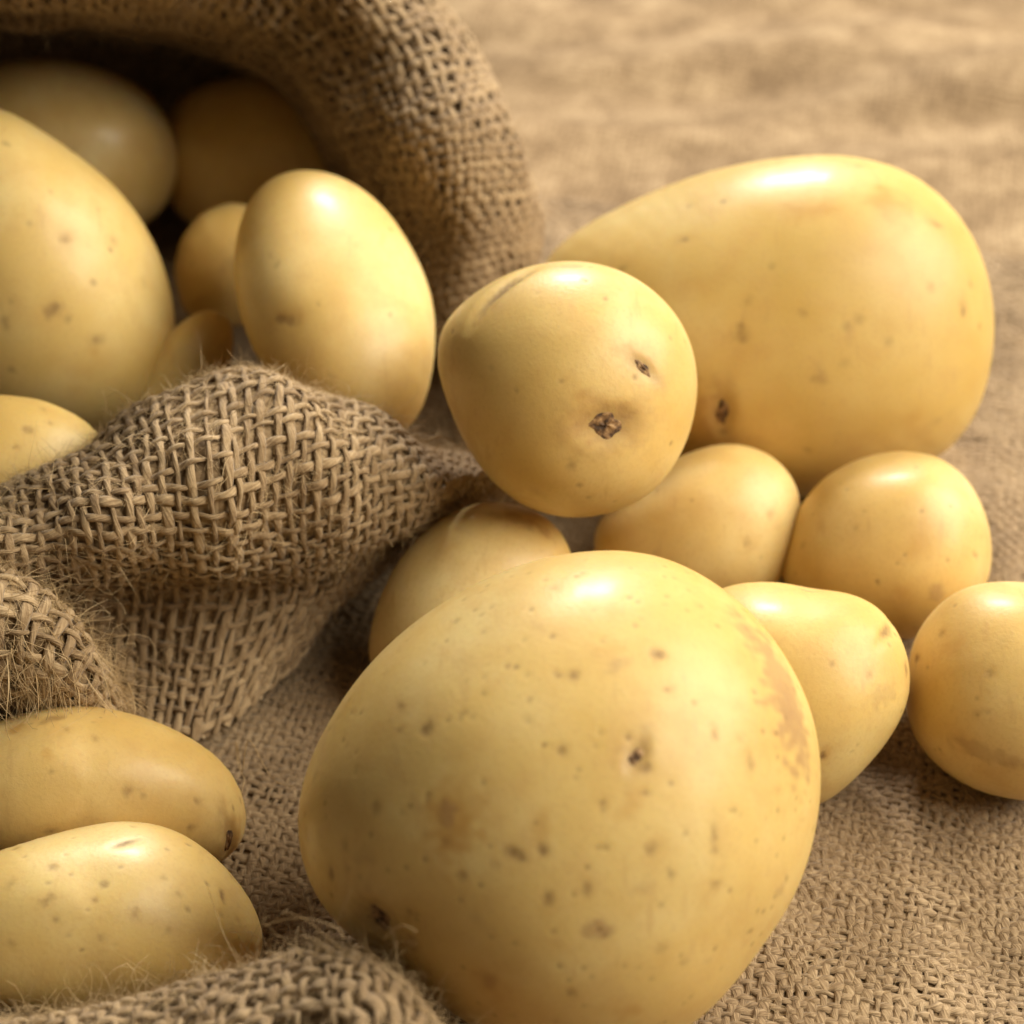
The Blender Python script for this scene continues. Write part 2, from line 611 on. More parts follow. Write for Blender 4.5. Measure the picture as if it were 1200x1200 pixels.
keep = (pxg[:, 0] > -60) & (pxg[:, 0] < 1290) & (pxg[:, 1] < 1290) & ~((pxg[:, 0] < 250) & (pxg[:, 1] < 780)) & (pxg[:, 1] > 230)
g = mesh_obj('woven_yarns', Vs, Fs[keep], JUTE_G, ground, uv=Us)
tag(g, kind='stuff')
cloth_fibres(gcl, 22000, (0.02, 0.98), (0.0, 0.9), 0.0012, 0.006, 0.3, ground, rad=0.000036, seed=21)

# ------------------------------------------------------------------ the sack
sack = empty('burlap_sack', (0, 0, 0))
sack.location = (-0.10, 0.06, 0.0)
tag(sack, 'open burlap sack lying on its side at left, its mouth folded back around potatoes', 'sack')


def add_cloth(parent, name, cl, mat_back, wid, hei, amp, off, seg=4, sides=6, wander=0.22):
    part = cl.backing(name, mat_back, None, off)
    keep_parent(part, parent)
    for V, F, U in cl.threads(wid, hei, amp, seg, sides, wander):
        mesh_obj('thread', V, F, JUTE, part, uv=U)
    return part


lip_crest = [(-430, 690), (-200, 640), (-120, 618), (0, 578), (130, 510), (270, 441), (400, 466), (486, 514), (556, 542), (640, 545)]
lip_D = [.356, .350, .348, .346, .347, .349, .355, .359, .368, .388]
lip_rest = [
    [(-430, 715, .347), (-430, 740, .343), (-430, 765, .347), (-430, 790, .358), (-430, 830, .366)],
    [(-200, 665, .340), (-200, 690, .336), (-200, 715, .340), (-200, 750, .354), (-200, 800, .364)],
    [(-120, 644, .338), (-120, 670, .334), (-120, 702, .338), (-120, 745, .353), (-120, 810, .362)],
    [(0, 603, .336), (0, 638, .331), (5, 680, .335), (15, 728, .351), (40, 835, .360)],
    [(133, 536, .336), (138, 584, .329), (145, 650, .333), (150, 707, .356), (150, 850, .358)],
    [(275, 462, .338), (280, 534, .330), (285, 630, .335), (283, 694, .358), (237, 866, .356)],
    [(405, 487, .344), (410, 544, .337), (410, 622, .342), (397, 675, .361), (330, 790, .364)],
    [(490, 530, .351), (495, 564, .346), (486, 606, .350), (462, 632, .360), (402, 712, .372)],
    [(557, 550, .361), (556, 559, .359), (550, 570, .362), (540, 590, .369), (485, 655, .381)],
    [(641, 553, .382), (641, 562, .379), (638, 580, .381), (628, 600, .386), (590, 650, .392)],
]
lip_st = [[(x - 8, y + 75, d + .045), (x - 4, y + 22, d + .022), (x, y, d)] + r for (x, y), d, r in zip(lip_crest, lip_D, lip_rest)]
lip = Cloth(lip_st, 0.0024, noise_amp=0.0007, seed=5)
if (lip.Nn[130, 80] @ (CAM - lip.G[130, 80])) < 0:
    lip.flip *= -1; lip.Nn = -lip.Nn
p_lip = add_cloth(sack, 'mouth_lip', lip, LINING, 0.00062, 0.00034, 0.00034, 0.0006, wander=0.28)
cloth_fibres(lip, 2600, (0.15, 0.98), (0.18, 0.75), 0.0015, 0.007, 0.5, p_lip, seed=31)
cloth_fibres(lip, 11000, (0.12, 1.0), (0.16, 0.95), 0.0012, 0.005, 0.14, p_lip, seed=36, rad=0.000034, curl=0.35)
cloth_fibres(lip, 3600, (0.12, 0.98), (0.16, 0.36), 0.0010, 0.0038, 0.7, p_lip, seed=32, rad=0.000034)

hood_st = [
    [(430, 440, .47), (430, 430, .44), (470, 415, .425), (510, 405, .412), (550, 395, .408), (590, 390, .415), (600, 395, .435), (600, 405, .45)],
    [(400, 350, .50), (420, 335, .458), (470, 322, .432), (520, 310, .417), (570, 300, .412), (620, 290, .42), (632, 292, .44), (628, 305, .47)],
    [(330, 270, .53), (390, 240, .478), (440, 232, .447), (500, 225, .425), (560, 218, .418), (612, 212, .427), (624, 214, .452), (616, 235, .50)],
    [(260, 230, .55), (330, 170, .495), (400, 165, .457), (465, 152, .430), (530, 138, .422), (582, 128, .432), (594, 130, .458), (590, 155, .525)],
    [(200, 200, .56), (270, 115, .505), (350, 105, .467), (420, 82, .437), (490, 56, .428), (537, 42, .438), (549, 44, .467), (550, 75, .54)],
    [(150, 230, .565), (220, 95, .512), (290, 65, .468), (350, 25, .432), (420, -16, .420), (470, -40, .43), (482, -38, .465), (500, 0, .55)],
    [(90, 230, .57), (150, 85, .515), (200, 35, .460), (240, -25, .415), (290, -85, .402), (330, -125, .415), (342, -122, .46), (380, -60, .57)],
    [(0, 240, .57), (50, 78, .515), (70, 15, .455), (80, -65, .405), (100, -135, .39), (110, -185, .41), (112, -185, .465), (140, -110, .58)],
    [(-130, 250, .57), (-110, 85, .515), (-105, 20, .455), (-105, -65, .40), (-110, -145, .385), (-115, -200, .405), (-115, -200, .465), (-120, -120, .59)],
    [(-320, 270, .55), (-320, 150, .50), (-330, 90, .440), (-350, 0, .385), (-370, -70, .375), (-390, -130, .40), (-395, -130, .455), (-400, -60, .58)],
]
for i_, dd_ in enumerate((0, .006, .018, .024, .018, .010, .016, .032, .038, .03)):
    hood_st[i_] = [(x - (12 if 0 < i_ < 6 else 0) * f_, y, d - dd_ * f_) for (x, y, d), f_ in zip(hood_st[i_], (0, .2, .7, 1, 1, 1, .8, .2))]
hood = Cloth(hood_st, 0.0029, noise_amp=0.0007, seed=6)
_i = np.argmin(np.linalg.norm(project(hood.G) - np.array([520, 150]), axis=2)); _i = np.unravel_index(_i, hood.G.shape[:2])
if (hood.Nn[_i] @ (CAM - hood.G[_i])) < 0:
    hood.flip *= -1; hood.Nn = -hood.Nn
p_hood = add_cloth(sack, 'mouth_hood', hood, LINING, 0.00080, 0.00044, 0.00040, 0.0010, wander=0.32)
cloth_fibres(hood, 1600, (0.0, 0.9), (0.3, 0.8), 0.0015, 0.006, 0.5, p_hood, seed=33)

flap_st = [
    [(-160, 660, .352), (-150, 632, .334), (-150, 690, .322), (-150, 770, .325), (-150, 850, .336)],
    [(-90, 680, .350), (-75, 646, .332), (-78, 702, .322), (-78, 772, .325), (-78, 845, .335)],
    [(-20, 715, .347), (2, 676, .330), (-4, 720, .321), (-2, 774, .324), (0, 834, .333)],
    [(42, 745, .349), (60, 712, .332), (48, 746, .323), (42, 786, .325), (38, 834, .333)],
    [(92, 795, .351), (106, 763, .336), (90, 786, .328), (80, 808, .329), (74, 836, .335)],
    [(142, 850, .354), (151, 832, .345), (136, 838, .339), (122, 844, .338), (112, 850, .341)],
]
flap = Cloth(flap_st, 0.0027, noise_amp=0.0006, seed=8, nu=160, nv=120)
if (flap.Nn[80, 60] @ (CAM - flap.G[80, 60])) < 0:
    flap.flip *= -1; flap.Nn = -flap.Nn
p_flap = add_cloth(sack, 'flap', flap, LINING, 0.00072, 0.00042, 0.00042, 0.0009, wander=0.4)
cloth_fibres(flap, 1500, (0.2, 1.0), (0.15, 1.0), 0.002, 0.009, 0.45, p_flap, seed=34)
# frayed hem: yarn ends hanging from the lower edge of the flap
rng = np.random.RandomState(44)
nfr = 520
u = rng.uniform(0.25, 0.98, nfr)
v = rng.uniform(0.25, 0.95, nfr)
P_ = flap.pos(u, v); N_ = flap.nor(u, v)
D_ = np.array([0.05, -0.12, -1.0])[None] + rng.normal(size=(nfr, 3)) * 0.22 + N_ * rng.uniform(0.05, 0.35, nfr)[:, None]
V, F = fibres(P_ + N_ * 0.0004, D_, rng.uniform(0.003, 0.011, nfr), 0.00007, 0.3, rng, 6)
tag(mesh_obj('frayed_hem', V, F, FIBRE, p_flap), kind='stuff')

# a few long loose strands curling off the sack onto the ground
rng = np.random.RandomState(77)
SV, SF, so_ = [], [], 0
for pts in ([(278, 872, .349), (284, 905, .342), (291, 868, .338), (312, 902, .336), (332, 920, .333), (346, 921, .330)],
            [(276, 868, .350), (280, 900, .343), (286, 912, .338), (283, 930, .336)],
            [(4, 742, .324), (10, 800, .321), (7, 846, .322), (12, 868, .324)],
            [(42, 790, .322), (45, 826, .321), (42, 842, .321)],
            [(150, 800, .336), (158, 828, .333), (155, 846, .331)],
            [(500, 518, .352), (520, 512, .349), (535, 522, .346), (541, 520, .345)],
            [(450, 1100, .274), (470, 1085, .270), (488, 1092, .268)],
            [(310, 1085, .284), (350, 1076, .279), (392, 1086, .275), (402, 1100, .274)]):
    q = np.array([at(*p_) for p_ in pts])
    t_ = np.arange(len(q), dtype=float)
    C_ = spline_eval(t_, q, np.linspace(0, t_[-1], 24))
    tn = np.gradient(C_, axis=0); tn /= np.linalg.norm(tn, axis=1)[:, None]
    b1 = np.cross(tn, C_F); b1 /= np.linalg.norm(b1, axis=1)[:, None] + 1e-9
    b2 = np.cross(tn, b1)
    rr_ = 0.00009 * (1 - 0.5 * np.linspace(0, 1, 24))[:, None]
    ring = np.stack([C_ + (b1 * math.cos(a) + b2 * math.sin(a)) * rr_ for a in (0, 1.57, 3.14, 4.71)], 1)
    ix = np.arange(96).reshape(24, 4)
    nx = np.roll(ix, -1, 1)
    SV.append(ring.reshape(-1, 3)); SF.append(np.stack([ix[:-1], nx[:-1], nx[1:], ix[1:]], -1).reshape(-1, 4) + so_); so_ += 96
o_ = mesh_obj('loose_strands', np.concatenate(SV), np.concatenate(SF), FIBRE, p_flap)
tag(o_, kind='stuff')

# ------------------------------------------------------------------ fold in the foreground
fold = empty('burlap_fold', (0, 0, 0))
fold.location = (-0.05, -0.11, 0.0)
tag(fold, 'bunched coarse burlap ridge along the bottom left edge, before the biggest potato', 'sacking')
fold_crest = [(-160, 1200, .299), (-80, 1198, .298), (5, 1193, .296), (140, 1178, .293), (250, 1148, .289), (330, 1121, .286), (402, 1117, .281), (456, 1146, .276), (518, 1202, .272), (590, 1270, .268)]
fold_st = []
for x, y, d in fold_crest:
    fold_st.append([(x + 4, y + 70, d + .030), (x + 2, y + 20, d + .013), (x, y, d), (x - 4, y + 32, d - .007), (x - 10, y + 95, d - .011), (x - 16, y + 200, d - .008)])
fcl = Cloth(fold_st, 0.0024, noise_amp=0.0006, seed=9)
if (fcl.Nn[130, 90] @ (CAM - fcl.G[130, 90])) < 0:
    fcl.flip *= -1; fcl.Nn = -fcl.Nn
p_fold = add_cloth(fold, 'lining', fcl, LINING, 0.00066, 0.00038, 0.00038, 0.0008, wander=0.35)
cloth_fibres(fcl, 6000, (0.1, 0.9), (0.1, 0.9), 0.0012, 0.005, 0.14, p_fold, seed=37, rad=0.000034, curl=0.35)
cloth_fibres(fcl, 2200, (0.1, 0.9), (0.1, 0.6), 0.0015, 0.007, 0.6, p_fold, seed=35)

# ------------------------------------------------------------------ potatoes
ICO = {}


def ico(sub):
    if sub not in ICO:
        bm = bmesh.new()
        bmesh.ops.create_icosphere(bm, subdivisions=sub, radius=1.0)
        V = np.array([v.co[:] for v in bm.verts])
        F = np.array([[v.index for v in f.verts] for f in bm.faces], dtype=np.int32)
        bm.free()
        V /= np.linalg.norm(V, axis=1)[:, None]
        ICO[sub] = (V, F)
    return ICO[sub]


def resample_outline(poly, cx, cy, nb=256, sig=5):
    p = np.array(poly, float)
    d = p - np.array([cx, cy])
    q = np.concatenate([p, p[:1]])
    # dense resample of the closed polygon
    seg = np.linalg.norm(np.diff(q, axis=0), axis=1)
    L = np.concatenate([[0], np.cumsum(seg)])
    s = np.linspace(0, L[-1], 2000, endpoint=False)
    dx = np.interp(s, L, q[:, 0]) - cx
    dy = -(np.interp(s, L, q[:, 1]) - cy)
    th = np.arctan2(dy, dx)
    r = np.hypot(dx, dy)
    o = np.argsort(th)
    th, r = th[o], r[o]
    th = np.concatenate([th - 2 * np.pi, th, th + 2 * np.pi])
    r = np.concatenate([r, r, r])
    t = -np.pi + 2 * np.pi * np.arange(nb) / nb
    R = np.interp(t, th, r)
    k = np.exp(-0.5 * (np.arange(-20, 21) / sig) ** 2)
    k /= k.sum()
    Rp = np.concatenate([R[-20:], R, R[:20]])
    return np.convolve(Rp, k, mode='valid')


def periodic(R, th):
    nb = len(R)
    x = (th + np.pi) / (2 * np.pi) * nb
    i = np.floor(x).astype(int) % nb
    f = x - np.floor(x)
    return R[i] * (1 - f) + R[(i + 1) % nb] * f


REPORT = []
POT = []


def potato(label, poly, D=None, sub=6, depth=0.95, tilt=0.0, tilt_x=0.0, seed=1, spots=(), eyes=(), n_rand=25, lump=0.02, sink=0.0006, skew=0.0):
    rng = np.random.RandomState(seed)
    p = np.array(poly, float)
    cx, cy = (p[:, 0].min() + p[:, 0].max()) / 2, (p[:, 1].min() + p[:, 1].max()) / 2
    tgt = resample_outline(poly, cx, cy)            # in px about the centre
    f = ray(cx, cy)
    r = np.cross(f, np.array([0, 0, 1.0])); r /= np.linalg.norm(r)
    # keep 'right' equal to the image's horizontal
    r = C_R - f * (C_R @ f); r /= np.linalg.norm(r)
    up = np.cross(r, f)
    d, F = ico(sub)
    th = np.arctan2(d[:, 1], d[:, 0])
    rho = np.hypot(d[:, 0], d[:, 1])
    lump *= 1.35
    nz = SinNoise(rng, 3, 1.8, 4.2, 16)(d)
    nz2 = SinNoise(rng, 3, 5, 9, 16)(d)
    R = tgt / FPX
    half = R[:128] + R[128:]
    bmin = np.sort(half)[:40].mean() / 2
    mean_e = R.mean()
    for it in range(6):
        # ellipse fitted by the first harmonics
        t = -np.pi + 2 * np.pi * np.arange(256) / 256
        a0 = R.mean(); a2 = (R * np.cos(2 * t)).mean() * 2; b2 = (R * np.sin(2 * t)).mean() * 2
        Re = a0 + a2 * np.cos(2 * th) + b2 * np.sin(2 * th)
        bl = np.clip((rho - 0.15) / 0.8, 0, 1); bl = bl * bl * (3 - 2 * bl)
        rr = Re * (1 - bl) + periodic(R, th) * bl
        b = bmin * depth
        q = np.stack([rr * d[:, 0], rr * d[:, 1], b * d[:, 2]], -1)
        q *= (1 + lump * nz + lump * 0.28 * nz2)[:, None]
        q[:, 2] += tilt * q[:, 1] + tilt_x * q[:, 0]
        W = f[None] + q[:, :1] * r + q[:, 1:2] * up - q[:, 2:3] * f       # camera at origin, unit distance
        px = project(CAM + W)
        dx, dy = px[:, 0] - cx, -(px[:, 1] - cy)
        pt = np.arctan2(dy, dx); pr = np.hypot(dx, dy)
        bi = np.floor((pt + np.pi) / (2 * np.pi) * 256).astype(int) % 256
        mx = np.zeros(256)
        np.maximum.at(mx, bi, pr)
        ok = mx > 0
        mx = np.interp(np.arange(256), np.arange(256)[ok], mx[ok])
        ratio = np.clip(tgt / mx, 0.9, 1.1)
        k = np.ones(9) / 9
        ratio = np.convolve(np.concatenate([ratio[-4:], ratio, ratio[:4]]), k, 'valid')
        R = R * ratio
    m = W[:, 2].min()
    if D is None:
        D = (CAM[2] + sink) / (-m)
    P = CAM + W * D
    C = CAM + f * D
    ppx = FPX / D                      # px per metre here
    # normals of the smooth body
    def vnorm(P):
        fn = np.cross(P[F[:, 1]] - P[F[:, 0]], P[F[:, 2]] - P[F[:, 0]])
        n = np.zeros_like(P)
        for c in range(3):
            np.add.at(n, F[:, c], fn)
        return n / (np.linalg.norm(n, axis=1)[:, None] + 1e-20)
    nrm = vnorm(P)
    if (nrm * (P - C)).sum() < 0:
        F = F[:, ::-1]; nrm = -nrm
    px = project(P)
    facing = ((CAM - P) * nrm).sum(1) > 0
    spot = np.zeros(len(P)); cork = np.zeros(len(P)); flush = np.zeros(len(P)); disp = np.zeros(len(P))
    edge = SinNoise(rng, 3, 900, 4200, 26)(P)
    fidx = np.where(facing)[0]

    def locate(x, y):
        return fidx[np.argmin((px[fidx, 0] - x) ** 2 + (px[fidx, 1] - y) ** 2)]

    def blob(vi, ra, rb, ang, soft=0.5, rag=0.25):
        n = nrm[vi]
        e1 = C_R - n * (C_R @ n); e1 /= np.linalg.norm(e1) + 1e-9
        e2 = np.cross(n, e1)
        if e2 @ C_U < 0: e2 = -e2
        q = P - P[vi]
        x, y = q @ e1, q @ e2
        ca, sa = math.cos(ang), math.sin(ang)
        xx, yy = (x * ca + y * sa) / ra, (-x * sa + y * ca) / rb
        g = np.sqrt(xx * xx + yy * yy) + rag * edge * 0.5
        g[np.abs(q @ n) > 3 * max(ra, rb)] = 9
        return np.clip((1 + soft - g) / (2 * soft), 0, 1)

    for s in spots:
        x, y, ra, rb, ang, kind, amt = s
        vi = locate(x, y)
        if kind == 'spot': ra, rb, amt = ra * .86, rb * .86, amt * .9
        g = blob(vi, ra / ppx, rb / ppx, math.radians(ang), 0.75 if kind != 'cork' else 0.4, 0.7 if kind == 'spot' else (0.12 if kind == 'crease' else 0.45))
        g = g * g * (3 - 2 * g)
        if kind == 'spot':
            spot = np.maximum(spot, g * amt)
            disp -= g * 0.00013 * amt
            wide = blob(vi, ra / ppx * 2.0, rb / ppx * 2.0, math.radians(ang), 0.9, 0.1)
            flush = np.maximum(flush, wide * 0.45 * amt)
        elif kind == 'cork':
            cork = np.maximum(cork, g * amt)
        elif kind == 'flush':
            flush = np.maximum(flush, g * amt)
        elif kind == 'dent':
            disp -= g * amt * 0.001
        elif kind == 'crease':
            spot = np.maximum(spot, g * 0.75)
            disp -= blob(vi, ra / ppx * 1.3, rb / ppx * 1.8, math.radians(ang), 0.9, 0.1) * 0.0007 * amt
    for _ in range(int(n_rand * 1.6)):        # lenticels all over the tuber
        vi = rng.randint(len(P))
        ra = (1.0 + 3.0 * rng.rand() ** 2) / ppx
        g = blob(vi, ra, ra * rng.uniform(0.5, 1.0), rng.uniform(0, 3.14), 0.7, 0.8)
        a = rng.uniform(0.2, 0.65)
        spot = np.maximum(spot, g * a)
        disp -= g * 0.00008
    for _ in range(max(2, n_rand // 8)):
        vi = rng.randint(len(P))
        ra = rng.uniform(8, 20) / ppx
        flush = np.maximum(flush, blob(vi, ra, ra * rng.uniform(0.4, 0.8), rng.uniform(0, 3.14), 0.9, 0.4) * rng.uniform(0.1, 0.4))
        vi = rng.randint(len(P))
        ra = rng.uniform(5, 13) / ppx
        cork = np.maximum(cork, blob(vi, ra, ra * rng.uniform(0.3, 0.8), rng.uniform(0, 3.14), 0.8, 0.9) * rng.uniform(0.12, 0.42))
    eye_v = []
    for (x, y, ra, rb, ang, dep) in eyes:
        vi = locate(x, y)
        g = blob(vi, ra / ppx * 1.35, rb / ppx * 1.35, math.radians(ang), 0.8, 0.08)
        disp -= g * g * (3 - 2 * g) * dep * 0.001
        cork = np.maximum(cork, blob(vi, ra / ppx * 1.9, rb / ppx * 1.9, math.radians(ang), 0.8, 0.35) * 0.65)
        eye_v.append((vi, ra / ppx, rb / ppx, math.radians(ang)))
    P2 = P + nrm * disp[:, None]
    base = np.array([C[0], C[1], P2[:, 2].min()])
    o = mesh_obj('potato', P2 - base, F, SKIN, None, attrs={'spot': spot, 'cork': cork, 'flush': flush})
    o.location = base
    tag(o, label, 'potato', 'yellow new potatoes in and around the burlap sack')
    POT.append((label, P2, F, C))
    if eye_v:
        bvh = BVHTree.FromPolygons([tuple(v) for v in P2], [tuple(f_) for f_ in F])
        n2 = vnorm(P2)
        if (n2 * (P2 - C)).sum() < 0: n2 = -n2
        for vi, ra, rb, ang in eye_v:
            n = nrm[vi]
            e1 = C_R - n * (C_R @ n); e1 /= np.linalg.norm(e1)
            e2 = np.cross(n, e1)
            if e2 @ C_U < 0: e2 = -e2
            NR, NA = 8, 30
            Vv = []
            ph = rng.uniform(0, 6.28, 6)
            for i in range(NR):
                for j in range(NA):
                    a = 2 * math.pi * j / NA
                    rag = 1 + 0.15 * math.sin(2 * a + ph[0]) + 0.11 * math.sin(4 * a + ph[1]) + 0.06 * math.sin(7 * a + ph[2])
                    rr_ = (i / (NR - 1)) * rag
                    x, y = rr_ * ra * math.cos(a), rr_ * rb * math.sin(a)
                    x, y = x * math.cos(ang) - y * math.sin(ang), x * math.sin(ang) + y * math.cos(ang)
                    pt_ = P[vi] + e1 * x + e2 * y + n * 0.006
                    hit = bvh.ray_cast(Vector(pt_), Vector(-n), 0.03)
                    h = hit[0]
                    if h is None: h = Vector(P[vi] + e1 * x + e2 * y)
                    t_ = i / (NR - 1)
                    hgt = 0.00022 * (1 - t_ ** 2) + 0.00018 * (1 - t_) * math.sin(4 * a + ph[3] + 5 * t_) - (0.00012 if i == NR - 1 else -0.00003)
                    Vv.append(np.array(h) + n * hgt - base)
            idx = np.arange(NR * NA).reshape(NR, NA)
            nx = np.roll(idx, -1, 1)
            Ff = np.stack([idx[:-1], idx[1:], nx[1:], nx[:-1]], -1).reshape(-1, 4)
            mesh_obj('eye', np.array(Vv), Ff, EYE, o)
    REPORT.append((label[:40], round(D, 4), np.round(C, 4).tolist(), round(P2[:, 2].min(), 4), round(bmin * D, 4)))
    return o


S = 'spot'
potato('very large potato nearest the viewer, speckled with brown spots and a corky patch at right',
       [(743, 644), (796, 658), (842, 686), (889, 724), (924, 775), (953, 833), (962, 886), (963, 932), (950, 1002), (924, 1067), (883, 1119), (854, 1160), (815, 1200), (750, 1235), (670, 1245), (590, 1225), (520, 1180), (450, 1122), (395, 1086), (362, 1040), (348, 985), (347, 950), (356, 905), (376, 862), (404, 815), (440, 770), (490, 726), (550, 689), (610, 661), (673, 648)],
       sub=7, seed=3, depth=0.98, n_rand=330, lump=0.012,
       spots=[(922, 815, 34, 84, 27, 'cork', 0.8), (890, 760, 24, 50, 38, 'cork', 0.5), (905, 800, 44, 95, 27, 'flush', .35), (527, 965, 26, 34, 0, 'flush', 0.95), (525, 955, 10, 14, 10, 'cork', 0.6), (555, 942, 18, 22, 0, 'flush', 0.5),
              (601, 1000, 9, 8, 0, S, .95), (635, 997, 5, 6, 0, S, .8), (632, 970, 10, 22, 0, 'flush', .5), (735, 862, 6, 6, 0, S, .8), (757, 903, 7, 7, 0, S, .75), (770, 765, 9, 7, -20, S, .75),
              (784, 810, 5, 5, 0, S, .5), (673, 791, 5, 5, 0, S, .7), (653, 882, 6, 5, 0, S, .6), (503, 856, 7, 7, 0, S, .7), (470, 827, 5, 7, 30, S, .5), (467, 858, 4, 4, 0, S, .5), (565, 811, 4, 4, 0, S, .45),
              (836, 858, 5, 8, 0, S, .5), (880, 895, 6, 12, 10, S, .55), (838, 975, 6, 13, 0, S, .6), (765, 995, 7, 8, 30, S, .5), (840, 1037, 6, 4, 0, S, .5), (645, 1057, 5, 6, 0, S, .65), (688, 1040, 5, 8, 0, S, .5),
              (703, 1090, 14, 12, 0, 'cork', .7), (706, 938, 5, 6, 0, S, .65), (735, 945, 9, 22, -40, 'flush', .5), (388, 1022, 5, 9, 0, S, .7), (389, 1050, 3, 7, 0, S, .8), (478, 1067, 5, 6, 0, S, .65),
              (482, 1105, 9, 14, 0, 'cork', .6), (437, 947, 6, 7, 0, S, .45), (480, 942, 3, 3, 0, S, .6), (543, 1027, 5, 5, 0, S, .4), (575, 1155, 18, 18, 0, 'flush', .6), (573, 1150, 10, 12, 0, 'cork', .4), (670, 1165, 5, 6, 0, S, .5),
              (740, 1185, 14, 10, 0, 'flush', .6), (800, 1130, 5, 5, 0, S, .4), (775, 1110, 6, 6, 0, S, .35), (720, 760, 16, 8, 0, 'flush', .35), (566, 740, 4, 4, 0, S, .35), (650, 690, 5, 5, 0, S, .3), (404, 990, 4, 5, 0, S, .4)],
       eyes=[(746, 886, 6, 12, -25, .5), (440, 1078, 15, 17, 0, .9)])

potato('round potato perched on top of the others, with dark sunken eyes facing front',
       [(517, 383), (511, 420), (523, 465), (541, 512), (570, 558), (611, 593), (663, 608), (716, 602), (757, 583), (787, 552), (809, 506), (818, 459), (814, 415), (797, 374), (768, 342), (733, 319), (692, 307), (652, 306), (605, 316), (564, 338), (535, 360)],
       D=.349, seed=12, n_rand=22, lump=0.012,
       spots=[(583, 343, 30, 5, 42, 'crease', 1.0), (600, 330, 24, 3, 35, 'crease', .5), (560, 372, 6, 3, 45, S, .5), (672, 545, 5, 8, 0, S, .45), (670, 312, 22, 6, 5, 'cork', .5), (682, 465, 10, 8, 0, 'flush', .5),
              (752, 412, 16, 10, 0, 'flush', .4), (590, 582, 12, 8, -30, 'cork', .5), (820, 480, 5, 14, 0, 'flush', .4)],
       eyes=[(714, 500, 21, 14, 0, 1.1), (754, 430, 14, 5, -35, .5)])

potato('largest potato at the back right, with bright ridge and orange blotches on top',
       [(635, 300), (657, 280), (704, 254), (762, 226), (827, 202), (897, 188), (967, 182), (1025, 188), (1072, 205), (1112, 237), (1142, 278), (1159, 325), (1166, 372), (1163, 424), (1149, 477), (1124, 522), (1060, 560), (1000, 578), (937, 583), (860, 575), (780, 548), (715, 505), (665, 450), (630, 390), (622, 335)],
       seed=23, n_rand=40, depth=0.92, lump=0.012,
       spots=[(865, 392, 7, 7, 0, S, .6), (802, 283, 7, 4, 0, S, .6), (1100, 262, 9, 6, -20, S, .6), (1130, 366, 5, 8, 0, S, .7), (965, 435, 7, 9, 0, 'cork', .5), (1035, 240, 20, 26, 20, 'flush', .9),
              (950, 246, 30, 12, 0, 'flush', .7), (940, 368, 5, 5, 0, S, .35), (1002, 373, 6, 5, 0, S, .4), (875, 355, 3, 8, 0, S, .3), (1005, 197, 8, 5, 0, S, .4), (823, 495, 18, 32, 0, 'flush', .8), (1065, 487, 10, 8, 0, 'flush', .5), (990, 430, 5, 5, 0, S, .3), (955, 445, 5, 4, 0, S, .3)],
       eyes=[(845, 485, 7, 17, 5, .8)])

potato('small pale potato wedged under the perched round one, before the largest back potato',
       [(700, 610), (693, 640), (712, 685), (757, 715), (820, 724), (880, 712), (912, 684), (930, 648), (939, 610), (938, 580), (925, 553), (900, 531), (865, 520), (830, 523), (785, 540), (735, 575)],
       seed=31, n_rand=12, depth=0.9, spots=[(880, 636, 6, 6, 0, S, .4), (905, 600, 5, 5, 0, S, .3)])

potato('small round potato at right, behind the one cut off by the right edge',
       [(911, 675), (917, 646), (937, 593), (967, 558), (1007, 537), (1054, 528), (1101, 535), (1136, 563), (1157, 606), (1163, 646), (1158, 685), (1130, 725), (1075, 750), (1010, 746), (950, 722)],
       seed=37, n_rand=18, spots=[(1097, 693, 9, 10, 0, 'cork', .6), (1080, 640, 14, 14, 0, 'flush', .4), (940, 640, 4, 4, 0, S, .3), (1010, 600, 4, 4, 0, S, .3), (1060, 700, 8, 12, 30, 'flush', .5)])

potato('small potato cut off by the right edge of the picture',
       [(1068, 760), (1078, 735), (1095, 714), (1115, 696), (1140, 685), (1178, 681), (1230, 686), (1278, 712), (1304, 770), (1302, 845), (1268, 912), (1208, 941), (1145, 927), (1105, 903), (1076, 873), (1063, 840), (1062, 800)],
       seed=41, n_rand=18, spots=[(1075, 772, 6, 7, 0, S, .9), (1158, 885, 38, 12, -8, 'cork', .45), (1110, 760, 16, 8, 0, 'flush', .4), (1145, 836, 4, 4, 0, S, .4), (1105, 740, 5, 4, 0, S, .4)])

potato('creased potato peeking from behind the right side of the very large one',
       [(850, 686), (880, 682), (925, 683), (950, 692), (990, 694), (1025, 707), (1050, 735), (1065, 772), (1068, 805), (1058, 840), (1035, 876), (1000, 914), (965, 942), (900, 955), (840, 932), (798, 880), (782, 820), (788, 755), (815, 706)],
       seed=43, n_rand=22, depth=0.9,
       spots=[(1042, 738, 5, 14, -30, 'crease', .6), (1033, 745, 3, 10, -30, S, .5), (945, 690, 8, 3, -20, 'crease', .6), (978, 778, 4, 4, 0, S, .5), (1035, 815, 22, 12, 10, 'cork', .35), (1063, 786, 4, 8, 0, S, .8), (967, 885, 4, 6, 0, S, .95), (1020, 790, 6, 5, 0, S, .3)])

potato('shaded potato behind the left shoulder of the very large one, beside the sack lip',
       [(430, 775), (433, 740), (445, 700), (465, 660), (490, 630), (520, 605), (555, 591), (590, 588), (630, 599), (656, 620), (671, 650), (676, 690), (668, 740), (640, 785), (590, 815), (530, 825), (470, 815), (440, 797)],
       seed=47, n_rand=14, spots=[(600, 607, 34, 10, -8, 'cork', .4), (635, 618, 14, 6, -20, 'flush', .6), (520, 640, 20, 10, 0, 'flush', .3)])

